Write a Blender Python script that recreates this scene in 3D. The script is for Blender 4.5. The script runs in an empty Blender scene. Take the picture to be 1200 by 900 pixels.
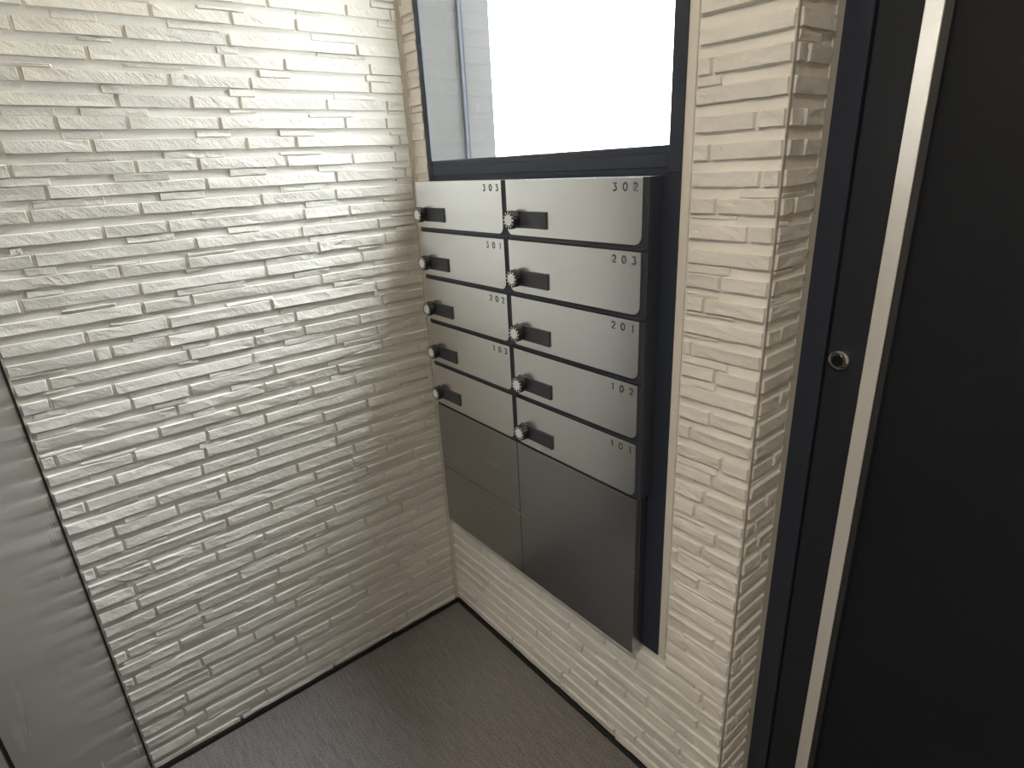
import bpy, bmesh, math, random
from mathutils import Matrix, Vector
C = bpy.context.scene.collection
scene = bpy.context.scene
# ------------------------------------------------------------------ camera, world, exposure
# axes: x along the mailbox wall (0 = inner corner), y into that wall, z up, metres
cam = bpy.data.cameras.new('camera')
cam.sensor_width = 36.0
cam.lens = 685.37 * 36.0 / 1200.0
cam.clip_start = 0.01
co = bpy.data.objects.new('camera', cam)
C.objects.link(co)
R_, U_, F_ = (0.63309246, 0.7724881, -0.04955874), (-0.24213375, 0.25843752, 0.93519051), (-0.73523138, 0.58006222, -0.35066029)
co.matrix_world = Matrix(((R_[0], U_[0], -F_[0], 1.4222), (R_[1], U_[1], -F_[1], -0.8364), (R_[2], U_[2], -F_[2], 1.3966), (0, 0, 0, 1)))
scene.camera = co

SKY = 92.0        # zenith radiance; standard overcast sky, horizon one third of it
world = bpy.data.worlds.new('overcast_sky')
scene.world = world
world.use_nodes = True
bg = world.node_tree.nodes['Background']
bg.inputs[0].default_value = (0.93, 0.97, 1.0, 1)
wn = world.node_tree
tc = wn.nodes.new('ShaderNodeTexCoord')
sz = wn.nodes.new('ShaderNodeSeparateXYZ')
wn.links.new(tc.outputs['Generated'], sz.inputs[0])
mr = wn.nodes.new('ShaderNodeMapRange')
mr.inputs['To Min'].default_value = SKY / 3.0
mr.inputs['To Max'].default_value = SKY
wn.links.new(sz.outputs[2], mr.inputs['Value'])
wn.links.new(mr.outputs['Result'], bg.inputs[1])

LAMP_W, HALL_W = 2.8, 19.0
scene.view_settings.view_transform = 'Standard'
scene.view_settings.look = 'None'
scene.view_settings.exposure = 0.0
scene.view_settings.gamma = 1.0
scene.view_settings.use_curve_mapping = False
scene.cycles.use_denoising = True
scene.cycles.max_bounces = 8
scene.cycles.diffuse_bounces = 5
scene.cycles.sample_clamp_indirect = 14.0
scene.cycles.blur_glossy = 1.5

# portal in the window opening (daylight sampling only)
pl = bpy.data.lights.new('window_daylight_portal', 'AREA')
pl.shape = 'RECTANGLE'
pl.size, pl.size_y = 0.72, 0.64
pl.cycles.is_portal = True
po = bpy.data.objects.new('window_daylight_portal', pl)
C.objects.link(po)
po.location = (0.449, 0.03, 1.735)
po.rotation_euler = (math.radians(-90), 0, 0)

# ------------------------------------------------------------------ dimensions
L = 0.933          # left stone wall runs y = -L .. 0
X1 = 0.991         # right end of the mailbox wall
DY = 0.126         # depth of its return
H = 2.40
FL, FR = 0.0706, 0.8285
ZT, HP = 1.3685, 0.12
ZC = 0.7686        # underside of the mailboxes
ZB = 0.3812        # underside of the steel cabinet
BACK = -2.4
XR = 2.5

# ------------------------------------------------------------------ materials
def new_mat(name):
    m = bpy.data.materials.new(name)
    m.use_nodes = True
    nt = m.node_tree
    b = nt.nodes['Principled BSDF']
    return m, nt, b

def simple(name, col, rough=0.5, metal=0.0, spec=0.5):
    m, nt, b = new_mat(name)
    b.inputs['Base Color'].default_value = (*col, 1)
    b.inputs['Roughness'].default_value = rough
    b.inputs['Metallic'].default_value = metal
    b.inputs['Specular IOR Level'].default_value = spec
    return m

def mapped(nt, scale, rot=(0, 0, 0)):
    g = nt.nodes.new('ShaderNodeNewGeometry')
    mp = nt.nodes.new('ShaderNodeMapping')
    mp.inputs['Scale'].default_value = scale
    mp.inputs['Rotation'].default_value = rot
    nt.links.new(g.outputs['Position'], mp.inputs['Vector'])
    return mp.outputs['Vector']

def noise(nt, vec, scale, detail=3, rough=0.55):
    n = nt.nodes.new('ShaderNodeTexNoise')
    n.inputs['Scale'].default_value = scale
    n.inputs['Detail'].default_value = detail
    n.inputs['Roughness'].default_value = rough
    nt.links.new(vec, n.inputs['Vector'])
    return n.outputs['Fac']

def ramp(nt, fac, stops):
    r = nt.nodes.new('ShaderNodeValToRGB')
    e = r.color_ramp.elements
    while len(e) < len(stops):
        e.new(0.5)
    for q, (p, c) in zip(e, stops):
        q.position = p
        q.color = (*c, 1)
    nt.links.new(fac, r.inputs['Fac'])
    return r.outputs['Color']

def bump(nt, b, h, strength, dist, prev=None):
    n = nt.nodes.new('ShaderNodeBump')
    n.inputs['Strength'].default_value = strength
    n.inputs['Distance'].default_value = dist
    nt.links.new(h, n.inputs['Height'])
    if prev:
        nt.links.new(prev, n.inputs['Normal'])
    nt.links.new(n.outputs['Normal'], b.inputs['Normal'])
    return n.outputs['Normal']

def stone_mat(name, riven=True):
    m, nt, b = new_mat(name)
    v = mapped(nt, (1, 1, 1))
    n1 = noise(nt, v, 9, 4)
    c = ramp(nt, n1, [(0.3, (0.685, 0.665, 0.62)), (0.7, (0.765, 0.745, 0.70))])
    nt.links.new(c, b.inputs['Base Color'])
    b.inputs['Roughness'].default_value = 0.8
    b.inputs['Specular IOR Level'].default_value = 0.14
    fine = noise(nt, v, 380, 3, 0.65)
    p = bump(nt, b, fine, 0.55, 0.0013)
    if riven:
        # diagonal cleavage marks: coordinates along and across a 45 degree slope on the wall
        sx = nt.nodes.new('ShaderNodeSeparateXYZ')
        nt.links.new(v, sx.inputs[0])
        def math_(op, a_, b_):
            q = nt.nodes.new('ShaderNodeMath')
            q.operation = op
            for i, w in enumerate((a_, b_)):
                if isinstance(w, (int, float)):
                    q.inputs[i].default_value = w
                else:
                    nt.links.new(w, q.inputs[i])
            return q.outputs[0]
        u = math_('ADD', sx.outputs[0], sx.outputs[1])
        pd = math_('MULTIPLY', math_('ADD', u, sx.outputs[2]), 95.0)
        qd = math_('MULTIPLY', math_('SUBTRACT', u, sx.outputs[2]), 30.0)
        cb = nt.nodes.new('ShaderNodeCombineXYZ')
        nt.links.new(pd, cb.inputs[0])
        nt.links.new(qd, cb.inputs[1])
        r1 = noise(nt, cb.outputs[0], 1.0, 5, 0.7)
        p = bump(nt, b, r1, 0.75, 0.0045, p)
        vo = nt.nodes.new('ShaderNodeTexVoronoi')
        vo.inputs['Scale'].default_value = 0.45
        nt.links.new(cb.outputs[0], vo.inputs['Vector'])
        bump(nt, b, vo.outputs['Distance'], 0.30, 0.004, p)
    return m

STONE = stone_mat('cream_riven_stone')
RECESS = stone_mat('cream_stone_bed', False)
CAULK = simple('cream_sealant', (0.61, 0.585, 0.53), 0.6)

def steel_mat(name, col, rough, axis_scale, bumpiness=0.04):
    m, nt, b = new_mat(name)
    v = mapped(nt, axis_scale)
    n1 = noise(nt, v, 1.0, 4, 0.7)
    c = ramp(nt, n1, [(0.25, tuple(x * 0.985 for x in col)), (0.75, tuple(min(1, x * 1.015) for x in col))])
    nt.links.new(c, b.inputs['Base Color'])
    b.inputs['Metallic'].default_value = 1.0
    rr = nt.nodes.new('ShaderNodeMapRange')
    rr.inputs['To Min'].default_value = rough * 0.95
    rr.inputs['To Max'].default_value = rough * 1.05
    nt.links.new(n1, rr.inputs['Value'])
    nt.links.new(rr.outputs['Result'], b.inputs['Roughness'])
    if bumpiness:
        bump(nt, b, n1, bumpiness, 0.001)
    return m

STEEL = steel_mat('brushed_stainless_steel', (0.775, 0.78, 0.78), 0.26, (3, 3, 110), 0.0)
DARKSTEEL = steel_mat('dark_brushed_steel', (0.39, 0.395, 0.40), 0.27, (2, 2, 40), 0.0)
PANEL = steel_mat('grey_coated_metal', (0.27, 0.25, 0.24), 0.27, (4, 4, 4), 0.0)
ALU = steel_mat('satin_aluminium', (0.86, 0.84, 0.80), 0.36, (500, 500, 5), 0.0)
ALU.node_tree.nodes['Principled BSDF'].inputs['Metallic'].default_value = 0.55
BLACKCASE = simple('black_mailbox_casing', (0.030, 0.034, 0.048), 0.42)
BLACKFRAME = simple('black_board_paint', (0.024, 0.030, 0.046), 0.42, 0, 0.35)
SASH = BLACKFRAME
BLACKDOOR = simple('black_door_paint', (0.0085, 0.0105, 0.0145), 0.55, 0, 0.22)
BLACKTRIM = simple('black_skirting', (0.010, 0.010, 0.011), 0.45)
PLASTIC = simple('black_lock_plastic', (0.034, 0.037, 0.046), 0.38)
DIALBLACK = simple('black_dial_plastic', (0.011, 0.012, 0.017), 0.4)
SILVERCAP = simple('silver_dial_cap', (0.72, 0.74, 0.77), 0.45, 0.2)
WHITEMARK = simple('white_dial_marks', (0.75, 0.76, 0.78), 0.6)
INK = simple('grey_printed_digits', (0.045, 0.045, 0.048), 0.5)
CHROME = simple('polished_chrome', (0.75, 0.74, 0.72), 0.09, 1.0)
RUBBER = simple('black_rubber', (0.008, 0.008, 0.008), 0.6)
PAINT = simple('cream_painted_wall', (0.62, 0.58, 0.51), 0.75, 0, 0.2)
CEIL = simple('white_ceiling_paint', (0.72, 0.70, 0.66), 0.85, 0, 0.2)
OUTWALL = simple('charcoal_outside_wall', (0.036, 0.035, 0.0345), 0.8, 0, 0.2)
CHANNEL = simple('blue_grey_metal_channel', (0.008, 0.010, 0.016), 0.6, 0.0, 0.2)
GROUND = simple('pale_concrete', (0.45, 0.44, 0.42), 0.9)

def carpet_mat():
    m, nt, b = new_mat('grey_striped_carpet')
    v1 = mapped(nt, (14, 150, 1))
    s = noise(nt, v1, 1.0, 3, 0.6)
    v2 = mapped(nt, (1, 1, 1))
    f = noise(nt, v2, 240, 4, 0.85)
    mx = nt.nodes.new('ShaderNodeMath')
    mx.operation = 'MULTIPLY_ADD'
    mx.inputs[1].default_value = 0.78
    nt.links.new(f, mx.inputs[0])
    ml = nt.nodes.new('ShaderNodeMath')
    ml.operation = 'MULTIPLY'
    ml.inputs[1].default_value = 0.22
    nt.links.new(s, ml.inputs[0])
    nt.links.new(ml.outputs[0], mx.inputs[2])
    c = ramp(nt, mx.outputs[0], [(0.36, (0.080, 0.074, 0.073)), (0.64, (0.29, 0.272, 0.268))])
    nt.links.new(c, b.inputs['Base Color'])
    b.inputs['Roughness'].default_value = 0.95
    b.inputs['Specular IOR Level'].default_value = 0.1
    bump(nt, b, mx.outputs[0], 0.6, 0.003)
    return m
CARPET = carpet_mat()

def glass_mat():
    m = bpy.data.materials.new('clear_window_glass')
    m.use_nodes = True
    nt = m.node_tree
    nt.nodes.clear()
    out = nt.nodes.new('ShaderNodeOutputMaterial')
    mix = nt.nodes.new('ShaderNodeMixShader')
    t = nt.nodes.new('ShaderNodeBsdfTransparent')
    t.inputs[0].default_value = (0.95, 0.97, 0.97, 1)
    g = nt.nodes.new('ShaderNodeBsdfGlossy')
    g.inputs['Roughness'].default_value = 0.02
    mix.inputs[0].default_value = 0.06
    nt.links.new(t.outputs[0], mix.inputs[1])
    nt.links.new(g.outputs[0], mix.inputs[2])
    nt.links.new(mix.outputs[0], out.inputs[0])
    return m
GLASS = glass_mat()

def emit_mat(name, col, s):
    m, nt, b = new_mat(name)
    b.inputs['Base Color'].default_value = (0.8, 0.8, 0.8, 1)
    b.inputs['Emission Color'].default_value = (*col, 1)
    b.inputs['Emission Strength'].default_value = s
    return m

# ------------------------------------------------------------------ builders
def obj(name, bm, mat, parent=None, loc=(0, 0, 0), smooth=False):
    me = bpy.data.meshes.new(name)
    bm.to_mesh(me)
    bm.free()
    me.materials.append(mat)
    if smooth:
        for p in me.polygons:
            p.use_smooth = True
    o = bpy.data.objects.new(name, me)
    C.objects.link(o)
    o.location = loc
    if parent:
        o.parent = parent
    return o

def tag(o, label=None, cat=None, group=None, kind=None):
    if label: o['label'] = label
    if cat: o['category'] = cat
    if group: o['group'] = group
    if kind: o['kind'] = kind
    return o

def empty(name, loc=(0, 0, 0)):
    o = bpy.data.objects.new(name, None)
    o.empty_display_size = 0.05
    C.objects.link(o)
    o.location = loc
    return o

def box(bm, x0, x1, y0, y1, z0, z1, bevel=0.0):
    v = [bm.verts.new((x, y, z)) for x in (x0, x1) for y in (y0, y1) for z in (z0, z1)]
    fs = [bm.faces.new([v[i] for i in f]) for f in ((0, 1, 3, 2), (4, 6, 7, 5), (0, 4, 5, 1), (2, 3, 7, 6), (0, 2, 6, 4), (1, 5, 7, 3))]
    if bevel:
        es = list({e for f in fs for e in f.edges})
        bmesh.ops.bevel(bm, geom=es, offset=bevel, segments=1, affect='EDGES')

def boxes(name, lst, mat, parent=None, bevel=0.0, loc=(0, 0, 0)):
    bm = bmesh.new()
    for b in lst:
        box(bm, *b, bevel=bevel)
    return obj(name, bm, mat, parent, loc)

def cyl_y(bm, cx, cz, r0, r1, y0, y1, n=24, wob=0.0):
    """cylinder along y; wob scallops the rim"""
    rings = []
    for y, r in ((y0, r0), (y1, r1)):
        rings.append([bm.verts.new((cx + math.cos(2 * math.pi * i / n) * r * (1 + wob * (i % 2)), y, cz + math.sin(2 * math.pi * i / n) * r * (1 + wob * (i % 2)))) for i in range(n)])
    for i in range(n):
        j = (i + 1) % n
        bm.faces.new((rings[0][i], rings[0][j], rings[1][j], rings[1][i]))
    bm.faces.new(rings[0][::-1])
    bm.faces.new(rings[1])

def fix(bm):
    bmesh.ops.recalc_face_normals(bm, faces=bm.faces)

# stone pieces: u runs along the wall, v is height, n points out of the wall
PLANES = {
    'left': lambda u, v, n: (n, u, v),
    'back': lambda u, v, n: (u, -n, v),
    'side': lambda u, v, n: (X1 + n, u, v),
}
def stone_into(bm, plane, u0, u1, v0, v1, depth, rng, c=(0, 0, 0)):
    P = PLANES[plane]
    lu = u1 - u0
    nx = max(2, min(7, int(lu / 0.028)))
    nz = 2
    ins = min(0.0022, lu * 0.12)
    def put(u, v, n):
        q = P(u, v, n)
        return bm.verts.new((q[0] - c[0], q[1] - c[1], q[2] - c[2]))
    slope = rng.uniform(-0.0012, 0.0012)
    back, front = {}, {}
    for i in range(nx + 1):
        for j in range(nz + 1):
            fu, fv = i / nx, j / nz
            edge = i in (0, nx) or j in (0, nz)
            ju = rng.uniform(-0.35, 0.35) * lu / nx if 0 < i < nx else 0
            u = u0 + ins + (lu - 2 * ins) * fu + ju
            v = v0 + ins * 0.7 + (v1 - v0 - 1.4 * ins) * fv + (rng.uniform(-0.0006, 0.0006) if j in (0, nz) else rng.uniform(-0.002, 0.002))
            n = depth + slope * (fv - 0.5) * 2 + rng.uniform(-0.0011, 0.0009)
            front[i, j] = put(u, v, n)
            if edge:
                back[i, j] = put(u0 + lu * fu + ju, v0 + (v1 - v0) * fv, -0.004)
    for i in range(nx):
        for j in range(nz):
            a, b_, d_, e = front[i, j], front[i + 1, j], front[i + 1, j + 1], front[i, j + 1]
            if rng.random() < 0.5:
                bm.faces.new((a, b_, d_)); bm.faces.new((a, d_, e))
            else:
                bm.faces.new((a, b_, e)); bm.faces.new((b_, d_, e))
    ring = [(i, 0) for i in range(nx)] + [(nx, j) for j in range(nz)] + [(i, nz) for i in range(nx, 0, -1)] + [(0, j) for j in range(nz, 0, -1)]
    for q in range(len(ring)):
        a, b_ = ring[q], ring[(q + 1) % len(ring)]
        bm.faces.new((front[a], front[b_], back[b_], back[a]))

def stone(parent, name, plane, u0, u1, v0, v1, depth, rng):
    if u1 - u0 < 0.006:
        return
    c = PLANES[plane]((u0 + u1) / 2, (v0 + v1) / 2, 0)
    bm = bmesh.new()
    stone_into(bm, plane, u0, u1, v0, v1, depth, rng, c)
    fix(bm)
    return obj(name, bm, STONE, parent, c)

BH, SH = 0.0235, 0.0157     # tall strip height, recessed band height (pitch 0.0392)
def lay(parent, plane, rows, umin, umax, rng, chips=None, bulk=None, zmin=0.0, zmax=H, keep=None):
    """rows: list of (z centre, joint positions or None). keep(u0,u1,z) -> list of ranges"""
    for idx, (zc, js) in rows:
        if js is None:
            js = []
            u = umin + rng.uniform(0.03, 0.2)
            while u < umax - 0.03:
                js.append(u)
                u += rng.uniform(0.08, 0.27)
        ends = [umin] + [j for j in js if umin + 0.02 < j < umax - 0.012] + [umax]
        full = [ends[0]]
        for e in ends[1:]:
            while e - full[-1] > 0.30:
                full.append(full[-1] + rng.uniform(0.12, 0.2))
            full.append(e)
        dep = rng.uniform(0.0036, 0.0052)
        v0, v1 = zc - BH / 2, zc + BH / 2
        v0, v1 = max(v0, zmin), min(v1, zmax)
        if v1 - v0 > 0.006:
            for a, b in zip(full, full[1:]):
                g = 0.0022
                a2, b2 = a + (g if a > umin else 0), b - (g if b < umax else 0)
                for (p, q) in (keep(a2, b2, v0, v1) if keep else [(a2, b2)]):
                    d = dep + rng.uniform(-0.0008, 0.0008)
                    if bulk is not None:
                        stone_into(bulk, plane, p, q, v0, v1, d, rng)
                    else:
                        stone(parent, 'stone_strip', plane, p, q, v0, v1, d, rng)
        # thin pieces in the recessed band under this course
        t1, t0 = zc - BH / 2 - 0.0004, zc - BH / 2 - SH + 0.0004
        cs = chips.get(idx) if chips else None
        if cs is None:
            cs = []
            u = umin + rng.uniform(-0.05, 0.16)
            while u < umax - 0.02:
                w = rng.uniform(0.04, 0.13)
                cs.append((max(umin, u), min(umax, u + w), rng.choice('FFFTU')))
                u += w + rng.uniform(0.07, 0.24)
        for (a, b, t) in cs:
            s0, s1 = (t0, t1) if t == 'F' else ((t0, t0 + 0.0075) if t == 'T' else (t1 - 0.0075, t1))
            s0, s1 = max(s0, zmin), min(s1, zmax)
            if s1 - s0 < 0.004:
                continue
            for (p, q) in (keep(a, b, s0, s1) if keep else [(max(a, umin), min(b, umax))]):
                d = rng.uniform(0.0002, 0.0030)
                if bulk is not None:
                    stone_into(bulk, plane, p, q, s0, s1, d, rng)
                else:
                    stone(parent, 'stone_sliver', plane, p, q, s0, s1, d, rng)

# ------------------------------------------------------------------ structure: floor, ceiling, walls
fl = boxes('floor', [(-0.02, XR, BACK, DY + 0.3, -0.06, 0.0)], CARPET)
tag(fl, 'dark grey carpet floor with fine woven stripes', 'floor', kind='structure')
cl = boxes('ceiling', [(-0.12, XR + 0.1, BACK - 0.1, DY + 0.05, H, H + 0.08)], CEIL)
tag(cl, 'plain white painted ceiling above the entrance', 'ceiling', kind='structure')

JA = {0: [-.483, -.316, -.14, -.027], 1: [-.541, -.395, -.262], 2: [-.76, -.594, -.409, -.125], 3: [-.661, -.427, -.301, -.098], 4: [-.768, -.535, -.381, -.104],
 5: [-.633, -.504, -.41, -.218, -.064], 6: [-.738, -.625, -.458, -.179, -.071], 7: [-.827, -.692, -.412, -.303, -.039], 8: [-.825, -.63, -.516, -.332, -.171, -.056],
 9: [-.783, -.509, -.221, -.033], 10: [-.819, -.641, -.403, -.228], 11: [-.714, -.601, -.313, -.198], 12: [-.833, -.556, -.326], 13: [-.704, -.581, -.29, -.112],
 14: [-.874, -.678, -.423, -.182], 15: [-.683, -.59, -.297, -.05], 16: [-.792, -.644, -.425, -.154], 17: [-.786, -.757, -.655, -.556, -.376, -.143],
 18: [-.873, -.621, -.479, -.361, -.213], 19: [-.881, -.773, -.491, -.286, -.169], 20: [-.75, -.637, -.448, -.159], 21: [-.671, -.479, -.293, -.046],
 22: [-.903, -.716, -.549, -.368, -.251], 23: [-.626, -.493, -.2], 24: [-.819, -.638, -.352, -.227], 25: [-.882, -.654, -.528, -.324, -.059], 26: [-.757, -.606, -.328, -.227],
 27: [-.849, -.724, -.634, -.442, -.283, -.054], 28: [-.841, -.678, -.4, -.291, -.188], 29: [-.904, -.631, -.524, -.256, -.105], 30: [-.803, -.695, -.413, -.204, -.085],
 31: [-.847, -.671, -.555, -.365, -.075], 32: [-.851, -.591, -.397, -.209], 33: [-.823, -.633, -.463, -.285, -.166], 34: [-.542, -.409, -.115], 35: [-.901, -.736, -.555, -.266, -.14],
 36: [-.798, -.567, -.442, -.236], 37: [-.905, -.671, -.517, -.141], 38: [-.766, -.637, -.358, -.203], 39: [-.755, -.59, -.313, -.104], 40: [-.819, -.538, -.436, -.168],
 41: [-.833, -.643, -.532, -.191], 42: [-.791, -.52, -.3], 43: [-.821, -.641, -.416, -.2], 44: [-.716, -.45, -.25]}
CH = {0: [(-.654, -.536, 'F'), (-.456, -.365, 'T')], 1: [(-.701, -.63, 'F'), (-.517, -.42, 'F')], 3: [(-.794, -.719, 'T'), (-.609, -.503, 'U')], 4: [(-.655, -.611, 'F'), (-.428, -.373, 'F')],
 5: [(-.813, -.734, 'F'), (-.698, -.584, 'F'), (-.435, -.378, 'U')], 6: [(-.737, -.669, 'F'), (-.508, -.439, 'F')], 7: [(-.738, -.659, 'T'), (-.577, -.459, 'F')],
 8: [(-.846, -.772, 'F'), (-.673, -.574, 'F')], 9: [(-.81, -.696, 'F'), (-.602, -.516, 'F')], 10: [(-.552, -.462, 'U')], 11: [(-.865, -.845, 'F'), (-.68, -.592, 'F')],
 12: [(-.853, -.804, 'F'), (-.751, -.663, 'T')], 13: [(-.862, -.803, 'F'), (-.588, -.551, 'U')], 14: [(-.818, -.726, 'T'), (-.615, -.472, 'F')], 15: [(-.747, -.648, 'T')], 16: [(-.719, -.579, 'F')]}
r0 = random.Random(4)
for k, v in CH.items():          # right-hand ends of those bands, up to the corner
    u = max(b for _, b, _ in v) + r0.uniform(0.08, 0.2)
    while u < -0.05:
        w = r0.uniform(0.05, 0.12)
        v.append((u, min(-0.014, u + w), r0.choice('FFTU')))
        u += w + r0.uniform(0.08, 0.2)
ZA = lambda k: 1.7434 - 0.03923 * k
rng = random.Random(11)
wl = boxes('wall_left', [(-0.12, -0.002, -L, 0.0, 0.0, H)], RECESS)
tag(wl, 'cream split-stone strip wall left of the mailboxes', 'wall', kind='structure')
lay(wl, 'left', [(k, (ZA(k), JA[k])) for k in range(0, 45)], -L + 0.006, -0.012, rng, CH, zmin=0.016)
lay(wl, 'left', [(k, (ZA(k), None)) for k in range(-2, 0)], -L + 0.006, -0.012, rng)
bulk = bmesh.new()
lay(None, 'left', [(k, (ZA(k), None)) for k in range(-16, -2)], -L + 0.006, -0.012, rng, bulk=bulk)
fix(bulk)
tag(obj('upper_stone_strips', bulk, STONE, wl), kind='stuff')
boxes('corner_sealant', [(-0.002, 0.0015, -0.011, 0.0, 0.016, H), (-0.002, 0.0012, -L, -L + 0.006, 0.016, H)], CAULK, wl)

# mailbox wall with the window opening
WZ0, WZ1 = 1.372, 2.10
wb = boxes('wall_back', [(0.0, FL, 0.002, 0.012, 0.0, H), (FR, X1 - 0.002, 0.012, 0.125, 0.0, H), (FR, X1 - 0.002, 0.002, 0.012, 0.0, 1.4654), (FR, X1 - 0.002, 0.002, 0.012, 1.4669, H), (FL, FR, 0.002, 0.125, 0.0, WZ0), (FL, FR, 0.002, 0.125, WZ1, H)], RECESS)
tag(wb, 'cream split-stone strip wall that carries the mailboxes and window', 'wall', kind='structure')
JB = {2: [.873, .982], 4: [.948], 6: [.963], 7: [.894], 8: [.951], 10: [.913], 14: [.915], 16: [.912], 17: [.875], 19: [.926], 20: [.912], 21: [.894], 22: [.942], 23: [.915], 24: [.863], 25: [.914], 28: [.956],
 32: [.94], 33: [.676, .775], 34: [.256, .551, .714, .937], 35: [.309, .6, .807], 36: [.477, .742, .884], 37: [.166, .42, .65, .9], 38: [.28, .55, .80], 39: [.12, .395, .777], 40: [.3, .51, .71, .93]}
MARG = 0.019
def keep_b(a, b, v0, v1):
    out = []
    def add(lo, hi):
        p, q = max(a, lo), min(b, hi)
        if q - p > 0.008:
            out.append((p, q))
    vc = (v0 + v1) / 2
    if vc < ZB - 0.006:
        add(0.012, X1 - 0.0006)
    elif vc > WZ1 + 0.012:
        add(0.012, X1 - 0.0006)
    else:
        add(0.012, FL - 0.002)
        add(FR + MARG, X1 - 0.0006)
    return out
ZBk = lambda n: 1.5949 - 0.0391 * n
rng = random.Random(23)
rows = []
for n in range(-7, 41):
    js = JB.get(n)
    if js is None:
        if ZBk(n) < ZB:
            js = sorted(rng.uniform(0.05, 0.95) for _ in range(3))
        else:
            js = [rng.uniform(0.87, 0.96)] if rng.random() < 0.15 else []
    # the piece left of the window ends where the opening does
    if ZBk(n) > ZB:
        js = [FL + 0.2, FL + 0.45] + js
    rows.append((n, (ZBk(n), sorted(js))))
CHB = {}
for n in range(-7, 41):
    o = []
    if rng.random() < 0.75:
        a = rng.choice([FR + MARG, rng.uniform(0.86, 0.93)])
        o.append((a, min(X1 - 0.0006, a + rng.uniform(0.03, 0.10)), rng.choice('FFTU')))
    if ZBk(n) < ZB:
        u = rng.uniform(0.0, 0.1)
        while u < 0.78:
            w = rng.uniform(0.05, 0.13)
            o.append((u, u + w, rng.choice('FFTU')))
            u += w + rng.uniform(0.07, 0.2)
    elif ZBk(n) > 1.39 and rng.random() < 0.5:
        o.append((0.012, FL - 0.002, rng.choice('FT')))
    CHB[n] = o
lay(wb, 'back', rows, 0.012, X1 - 0.0006, rng, CHB, zmin=0.016, keep=keep_b)
boxes('edge_sealant', [(0.0, 0.011, -0.0012, 0.003, 0.016, H), (FR, FR + 0.016, -0.0015, 0.003, ZB - 0.004, WZ1)], CAULK, wb)

# return of that wall beside the door
ws = boxes('wall_side', [(X1 - 0.001, X1, -0.002, DY, 0.0, H)], RECESS)
tag(ws, 'narrow stone return of the mailbox wall beside the black door', 'wall', kind='structure')
rng = random.Random(31)
rows = [(n, (ZBk(n), [rng.uniform(0.03, 0.08)] if rng.random() < 0.45 else [])) for n in range(-7, 41)]
CHS = {n: ([(0.004, rng.uniform(0.03, 0.09), rng.choice('FTU'))] if rng.random() < 0.6 else []) for n in range(-7, 41)}
lay(ws, 'side', rows, 0.004, DY - 0.026, rng, CHS, zmin=0.016)
boxes('corner_strip', [(X1 - 0.0004, X1 + 0.0016, -0.0022, 0.0040, 0.016, H)], simple('grey_corner_bead', (0.42, 0.40, 0.37), 0.5), ws)
boxes('edge_sealant', [(X1, X1 + 0.002, DY - 0.024, DY, 0.0, H)], CAULK, ws)

# grey metal wall panel facing the mailboxes
wf = boxes('wall_front', [(0.0, 0.984, -L - 0.10, -L, 0.0, H)], PANEL)
tag(wf, 'smooth dark grey metal panel wall meeting the left stone wall', 'wall', kind='structure')
boxes('black_joint', [(0.0, 0.0022, -L, -L + 0.0035, 0.0, H), (0.984, 0.996, -L - 0.10, -L - 0.002, 0.0, H)], RUBBER, wf)
boxes('end_panel', [(0.996, 1.06, -L - 0.10, -L, 0.0, H)], PANEL, wf)
wh = boxes('wall_hall', [(0.96, 1.06, BACK, -L - 0.10, 0.0, H)], PAINT)
tag(wh, 'cream painted hall wall behind the grey panel', 'wall', kind='structure')
wr = boxes('wall_rear', [(0.96, XR, BACK - 0.1, BACK, 0.0, H)], PAINT)
tag(wr, 'cream painted rear wall of the hall', 'wall', kind='structure')
wt = boxes('wall_right', [(XR, XR + 0.1, BACK, DY + 0.05, 0.0, H)], PAINT)
tag(wt, 'cream painted right wall of the hall', 'wall', kind='structure')

b1 = boxes('baseboard_left', [(-0.002, 0.0085, -L, 0.0, 0.0, 0.0155)], BLACKTRIM, bevel=0.001)
tag(b1, 'thin black skirting strip under the left stone wall', 'baseboard', kind='structure')
b2 = boxes('baseboard_back', [(0.0085, X1 + 0.003, -0.0085, 0.002, 0.0, 0.0155)], BLACKTRIM, bevel=0.001)
tag(b2, 'thin black skirting strip under the mailbox wall', 'baseboard', kind='structure')

# ------------------------------------------------------------------ window
w1 = empty('window_1', (FL, 0, WZ0))
tag(w1, 'black framed window above the mailboxes with blank white daylight', 'window', kind='structure')
w1.location = (0, 0, 0)
g0 = 1.4145
boxes('frame_jamb', [(FL, FL + 0.021, -0.004, 0.0005, WZ0, WZ1)], SASH, w1, 0.001)
boxes('frame_jamb', [(FR - 0.026, FR, -0.004, 0.0005, WZ0, WZ1)], SASH, w1, 0.001)
boxes('frame_head', [(FL + 0.021, FR - 0.026, -0.002, 0.0005, WZ1 - 0.03, WZ1)], SASH, w1, 0.001)
boxes('frame_sill', [(FL + 0.021, FR - 0.026, -0.003, 0.0005, WZ0 + 0.008, WZ0 + 0.030)], SASH, w1, 0.0008)
boxes('frame_bead', [(FL + 0.021, FR - 0.026, -0.0020, 0.0040, WZ0 + 0.030, g0)], SASH, w1, 0.0006)
boxes('lower_groove', [(FL + 0.022, FR - 0.027, 0.000, 0.0005, WZ0, WZ0 + 0.008)], SASH, w1)
boxes('frame_flange', [(FL, FL + 0.010, 0.0, 0.006, WZ0 - 0.002, WZ1), (FR - 0.012, FR, 0.0, 0.006, WZ0 - 0.002, WZ1), (FL + 0.010, FR - 0.012, 0.0005, 0.006, WZ0 - 0.002, WZ0 + 0.028), (FL + 0.010, FR - 0.012, 0.0, 0.006, WZ1 - 0.012, WZ1)], BLACKFRAME, w1)
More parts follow.
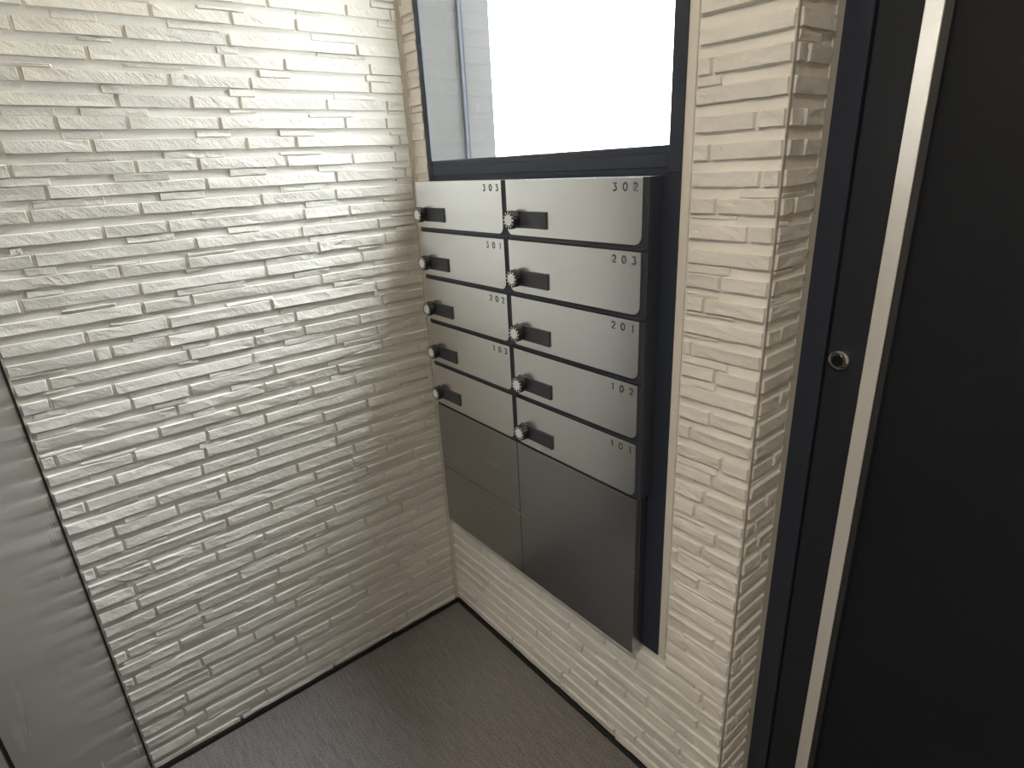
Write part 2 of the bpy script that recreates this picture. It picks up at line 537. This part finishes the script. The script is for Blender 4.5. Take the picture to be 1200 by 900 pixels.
boxes('pane', [(FL + 0.019, FR - 0.024, -0.0030, -0.0010, g0 - 0.004, WZ1 - 0.026)], GLASS, w1)

# black mounting board behind the mailboxes
t1 = boxes('trim_1', [(FL, FR, -0.0035, 0.004, ZB - 0.001, WZ0 - 0.0005)], BLACKFRAME)
tag(t1, 'black mounting board framing the mailboxes under the window', 'trim', kind='structure')

# outside: wall end seen through the window, plus blocks added to shape daylight
ow = boxes('outside_wall', [(-0.5, 0.0, 0.018, 0.272, 0.0, 3.0)], OUTWALL)
tag(ow, 'grey outside wall end seen through the window', 'wall', kind='structure')
boxes('metal_channel', [(0.0, 0.008, 0.166, 0.170, 0.0, 3.0), (0.0, 0.006, 0.178, 0.182, 0.0, 3.0)], CHANNEL, ow)
boxes('channel_face', [(0.0, 0.005, 0.170, 0.178, 0.0, 3.0)], simple('pale_channel_face', (0.032, 0.037, 0.050), 0.6, 0, 0.2), ow)
ob = boxes('added_side_blocker', [(0.945, XR, DY + 0.11, 1.25, 0.0, 3.0)], simple('grey_blocker_render', (0.16, 0.155, 0.15), 0.85))  # unseen block, added to stop grazing skylight from the right
tag(ob, 'added grey block outside, cutting side light into the window', 'wall', kind='structure')
nb_ = boxes('added_sky_blocker', [(-6, 8, 3.6, 4.2, -0.1, 3.9)], simple('pale_blocker_render', (0.50, 0.49, 0.47), 0.9))  # added facade block, dims horizon light reaching the upper left wall
tag(nb_, 'added pale facade block opposite the window, cutting low sky light', 'building', kind='structure')
og = boxes('ground_outside', [(-6, 8, DY + 0.3, 3.6, -0.16, -0.10)], GROUND)
tag(og, 'pale concrete ground outside the window', 'ground', kind='structure')

# ------------------------------------------------------------------ mailboxes
def arc(cx, cz, r, a0, a1, n=6):
    return [(cx + r * math.cos(math.radians(a0 + (a1 - a0) * i / n)), cz + r * math.sin(math.radians(a0 + (a1 - a0) * i / n))) for i in range(n + 1)]

def ribbon(bm, pts, w, y):
    """flat stroke of width w following pts in the x/z plane"""
    n = len(pts)
    closed = pts[0] == pts[-1]
    lv, rv = [], []
    for i in range(n):
        a = pts[i - 1] if i > 0 else (pts[-2] if closed else pts[0])
        b = pts[i + 1] if i < n - 1 else (pts[1] if closed else pts[-1])
        dx, dz = b[0] - a[0], b[1] - a[1]
        l = math.hypot(dx, dz) or 1
        nx_, nz_ = -dz / l * w / 2, dx / l * w / 2
        lv.append(bm.verts.new((pts[i][0] + nx_, y, pts[i][1] + nz_)))
        rv.append(bm.verts.new((pts[i][0] - nx_, y, pts[i][1] - nz_)))
    for i in range(n - 1):
        bm.faces.new((lv[i], lv[i + 1], rv[i + 1], rv[i]))

def digit_strokes(ch):
    """strokes in a box 0..0.68 wide, 0..1 high"""
    if ch == '0':
        return [[(0.34 + 0.30 * math.cos(2 * math.pi * i / 20), 0.5 + 0.46 * math.sin(2 * math.pi * i / 20)) for i in range(20)] + [(0.64, 0.5)]]
    if ch == '1':
        return [[(0.20, 0.84), (0.42, 0.96), (0.42, 0.0)]]
    if ch == '2':
        return [[(0.07, 0.72)] + arc(0.33, 0.69, 0.26, 150, -40, 8) + [(0.06, 0.05), (0.64, 0.05)]]
    if ch == '3':
        return [[(0.08, 0.95), (0.58, 0.95), (0.30, 0.58)] + arc(0.32, 0.315, 0.27, 75, -150, 9)]
    return []

GROUPS = 'numbered stainless mailboxes in two columns'
def mailbox(col, row, num, label):
    x0 = 0.0665 if col == 0 else 0.4290
    w_case = 0.3622 if col == 0 else 0.3650
    zt = ZT - row * HP
    t = empty('mailbox', (x0, 0.0, zt - HP))
    tag(t, label, 'mailbox', GROUPS)
    lx = lambda x: x - x0
    Z = HP   # local top
    CF = -0.0375     # front of casing
    boxes('casing', [(0.0, w_case, CF, -0.004, 0.0004, Z - 0.0004)], BLACKCASE, t, 0.0005)
    boxes('ledge', [(0.002, w_case - 0.004, CF - 0.0025, CF + 0.001, 0.0015, 0.0052)], BLACKCASE, t)
    # door: square top corners, rounded lower corners
    dw = 0.3480 if col == 0 else 0.3555
    zb, zt_ = 0.0108, Z - 0.0006
    if row == 4:
        zb = 0.0070
    r = 0.015
    prof = [(0.001, zt_)] + [(0.001, zb + r)] + arc(0.001 + r, zb + r, r, 180, 270, 5)[1:] + arc(dw - r, zb + r, r, 270, 360, 5) + [(dw, zt_)]
    bm = bmesh.new()
    f = [bm.verts.new((x, -0.0432, z)) for x, z in prof]
    b = [bm.verts.new((x, CF - 0.0005, z)) for x, z in prof]
    bm.faces.new(f)
    bm.faces.new(b[::-1])
    for i in range(len(prof)):
        j = (i + 1) % len(prof)
        bm.faces.new((f[i], b[i], b[j], f[j]))
    fix(bm)
    door = obj('door', bm, STEEL, t)
    if num:
        bm = bmesh.new()
        hgt = 0.0135
        right = dw - 0.0095
        for i, ch in enumerate(num):
            ox = right - 0.0092 - (2 - i) * 0.0225
            for st in digit_strokes(ch):
                ribbon(bm, [(ox + sx * hgt, Z - 0.0220 + sz * hgt) for sx, sz in st], 0.0023, -0.0436)
        fix(bm)
        nb = obj('unit_number', bm, INK, door)
        nb['label'] = 'dark printed number ' + num
    # lock plate and dial
    cz, cx = Z - 0.0775, 0.030
    pb = boxes('lock_plate', [(cx - 0.014, 0.1235, -0.0462, -0.0425, cz - 0.0165, cz + 0.0165)], PLASTIC, door, 0.0006)
    boxes('plate_edge', [(0.1195, 0.1235, -0.0468, -0.0458, cz - 0.0165, cz + 0.0165)], PLASTIC, door)
    bm = bmesh.new()
    cyl_y(bm, cx, cz, 0.0165, 0.0178, -0.0455, -0.0500, 32)
    cyl_y(bm, cx, cz, 0.0178, 0.0174, -0.0500, -0.0640, 40, 0.05)
    fix(bm)
    dial = obj('dial', bm, DIALBLACK, t)
    bm = bmesh.new()
    cyl_y(bm, cx, cz, 0.0112, 0.0106, -0.0638, -0.0652, 28)
    fix(bm)
    cap = obj('dial_cap', bm, SILVERCAP, dial)
    cap['label'] = 'silver round cap of the dial'
    bm = bmesh.new()
    for i in range(12):
        a = 2 * math.pi * i / 12
        ca, sa = math.cos(a), math.sin(a)
        vs = []
        for rr, tt in ((0.0124, -0.0013), (0.0164, -0.0013), (0.0164, 0.0013), (0.0124, 0.0013)):
            vs.append(bm.verts.new((cx + ca * rr - sa * tt, -0.0643, cz + sa * rr + ca * tt)))
        bm.faces.new(vs)
    fix(bm)
    obj('dial_marks', bm, WHITEMARK, dial)
    return t

mailbox(1, 0, '302', 'stainless mailbox numbered 302, top box touching the window frame')
mailbox(0, 0, '303', 'stainless mailbox numbered 303, top box against the left stone wall')
mailbox(1, 1, '203', '203 stainless mailbox with black dial, hanging between 302 and 201')
mailbox(0, 1, '301', '301 stainless mailbox beside the stone wall, between 303 and 202')
mailbox(1, 2, '201', 'middle mailbox marked 201, brushed steel, to the right of 202')
mailbox(0, 2, '202', 'brushed steel mailbox marked 202 next to the stone wall')
mailbox(1, 3, '102', 'steel mailbox with black lock dial showing number 102, right of 103')
mailbox(0, 3, '103', 'dim steel mailbox showing number 103 beside the stone wall')
mailbox(1, 4, '101', 'lowest numbered steel mailbox 101, sitting on the large blank cover')
mailbox(0, 4, '', 'blank steel mailbox door carrying no number, under box 103')

# ------------------------------------------------------------------ steel cabinet under the mailboxes
SX0, SX1 = 0.0665, 0.7885
sc = empty('storage_cabinet', (SX0, 0, ZB))
tag(sc, 'brushed steel cabinet with plain covers below the mailboxes', 'cabinet')
h = ZC - ZB - 0.0005
zs = 0.5705 - ZB
W = SX1 - SX0
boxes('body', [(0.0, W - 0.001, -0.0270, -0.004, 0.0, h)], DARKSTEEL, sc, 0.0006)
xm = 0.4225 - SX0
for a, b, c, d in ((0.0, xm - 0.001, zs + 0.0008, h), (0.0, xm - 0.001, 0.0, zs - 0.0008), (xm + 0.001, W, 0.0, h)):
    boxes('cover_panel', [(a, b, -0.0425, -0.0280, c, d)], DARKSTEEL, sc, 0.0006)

# ------------------------------------------------------------------ black door on the right
d1 = empty('door_1', (X1, DY, 0))
d1.location = (0, 0, 0)
tag(d1, 'black entrance door with slim aluminium edge strip and round lock', 'door', kind='structure')
boxes('frame_post', [(X1, X1 + 0.040, DY - 0.002, DY + 0.10, 0.0, H)], BLACKFRAME, d1, 0.001)
boxes('side_stile', [(X1 + 0.0425, 1.0905, DY + 0.004, DY + 0.09, 0.0, H)], simple('black_stile_paint', (0.0165, 0.019, 0.025), 0.5, 0, 0.3), d1, 0.001)
st = boxes('edge_strip', [(1.091, 1.1135, DY - 0.002, DY + 0.06, 0.0, H)], ALU, d1, 0.0008)
st['label'] = 'pale aluminium edge strip'
boxes('strip_edge_profile', [(1.1138, 1.1235, DY + 0.000, DY + 0.06, 0.0, H)], simple('dark_grey_edge', (0.022, 0.022, 0.024), 0.5), d1)
boxes('door_leaf', [(1.1240, XR, DY + 0.010, DY + 0.06, 0.0, H)], BLACKDOOR, d1)
bm = bmesh.new()
kx, kz = 1.0555, 1.078
cyl_y(bm, 0, 0, 0.0165, 0.0160, DY + 0.004, DY - 0.004, 32)
cyl_y(bm, 0, 0, 0.0145, 0.0120, DY - 0.004, DY - 0.007, 32)
fix(bm)
lk = obj('lock_cylinder', bm, CHROME, d1, (kx, 0, kz))
lk['label'] = 'chrome round lock'
bm = bmesh.new()
cyl_y(bm, 0, 0, 0.0095, 0.0090, DY - 0.0065, DY - 0.0105, 28)
fix(bm)
obj('lock_core', bm, simple('glossy_black_core', (0.01, 0.01, 0.01), 0.12), lk)

# ------------------------------------------------------------------ ceiling lamps (out of view)
def downlight(x, y, watts, col, label, r=0.07):
    t = empty('ceiling_lamp_offscreen', (x, y, H))
    tag(t, label, 'lamp', 'recessed round ceiling lamps')
    bm = bmesh.new()
    n = 32
    ro = [bm.verts.new((math.cos(2 * math.pi * i / n) * (r + 0.015), math.sin(2 * math.pi * i / n) * (r + 0.015), -0.001)) for i in range(n)]
    rm = [bm.verts.new((math.cos(2 * math.pi * i / n) * (r + 0.010), math.sin(2 * math.pi * i / n) * (r + 0.010), -0.008)) for i in range(n)]
    ri = [bm.verts.new((math.cos(2 * math.pi * i / n) * r, math.sin(2 * math.pi * i / n) * r, -0.006)) for i in range(n)]
    for i in range(n):
        j = (i + 1) % n
        bm.faces.new((ro[i], ro[j], rm[j], rm[i]))
        bm.faces.new((rm[i], rm[j], ri[j], ri[i]))
    fix(bm)
    obj('trim_ring', bm, simple('white_lamp_ring', (0.8, 0.8, 0.8), 0.4), t)
    bm = bmesh.new()
    cv = [bm.verts.new((math.cos(2 * math.pi * i / n) * r, math.sin(2 * math.pi * i / n) * r, -0.004)) for i in range(n)]
    bm.faces.new(cv)
    obj('diffuser_offscreen', bm, emit_mat('lamp_diffuser', col, 6.0), t)
    ld = bpy.data.lights.new('lamp_light_offscreen', 'AREA')
    ld.shape = 'DISK'
    ld.size = r * 2
    ld.energy = watts
    ld.color = col
    lo = bpy.data.objects.new('lamp_light_offscreen', ld)
    C.objects.link(lo)
    lo.parent = t
    lo.location = (0, 0, -0.010)
downlight(0.32, -0.78, LAMP_W, (1.0, 0.74, 0.42), 'round recessed ceiling lamp above the mailboxes')
downlight(1.45, -1.28, HALL_W, (1.0, 0.91, 0.77), 'round recessed ceiling lamp in the hall')
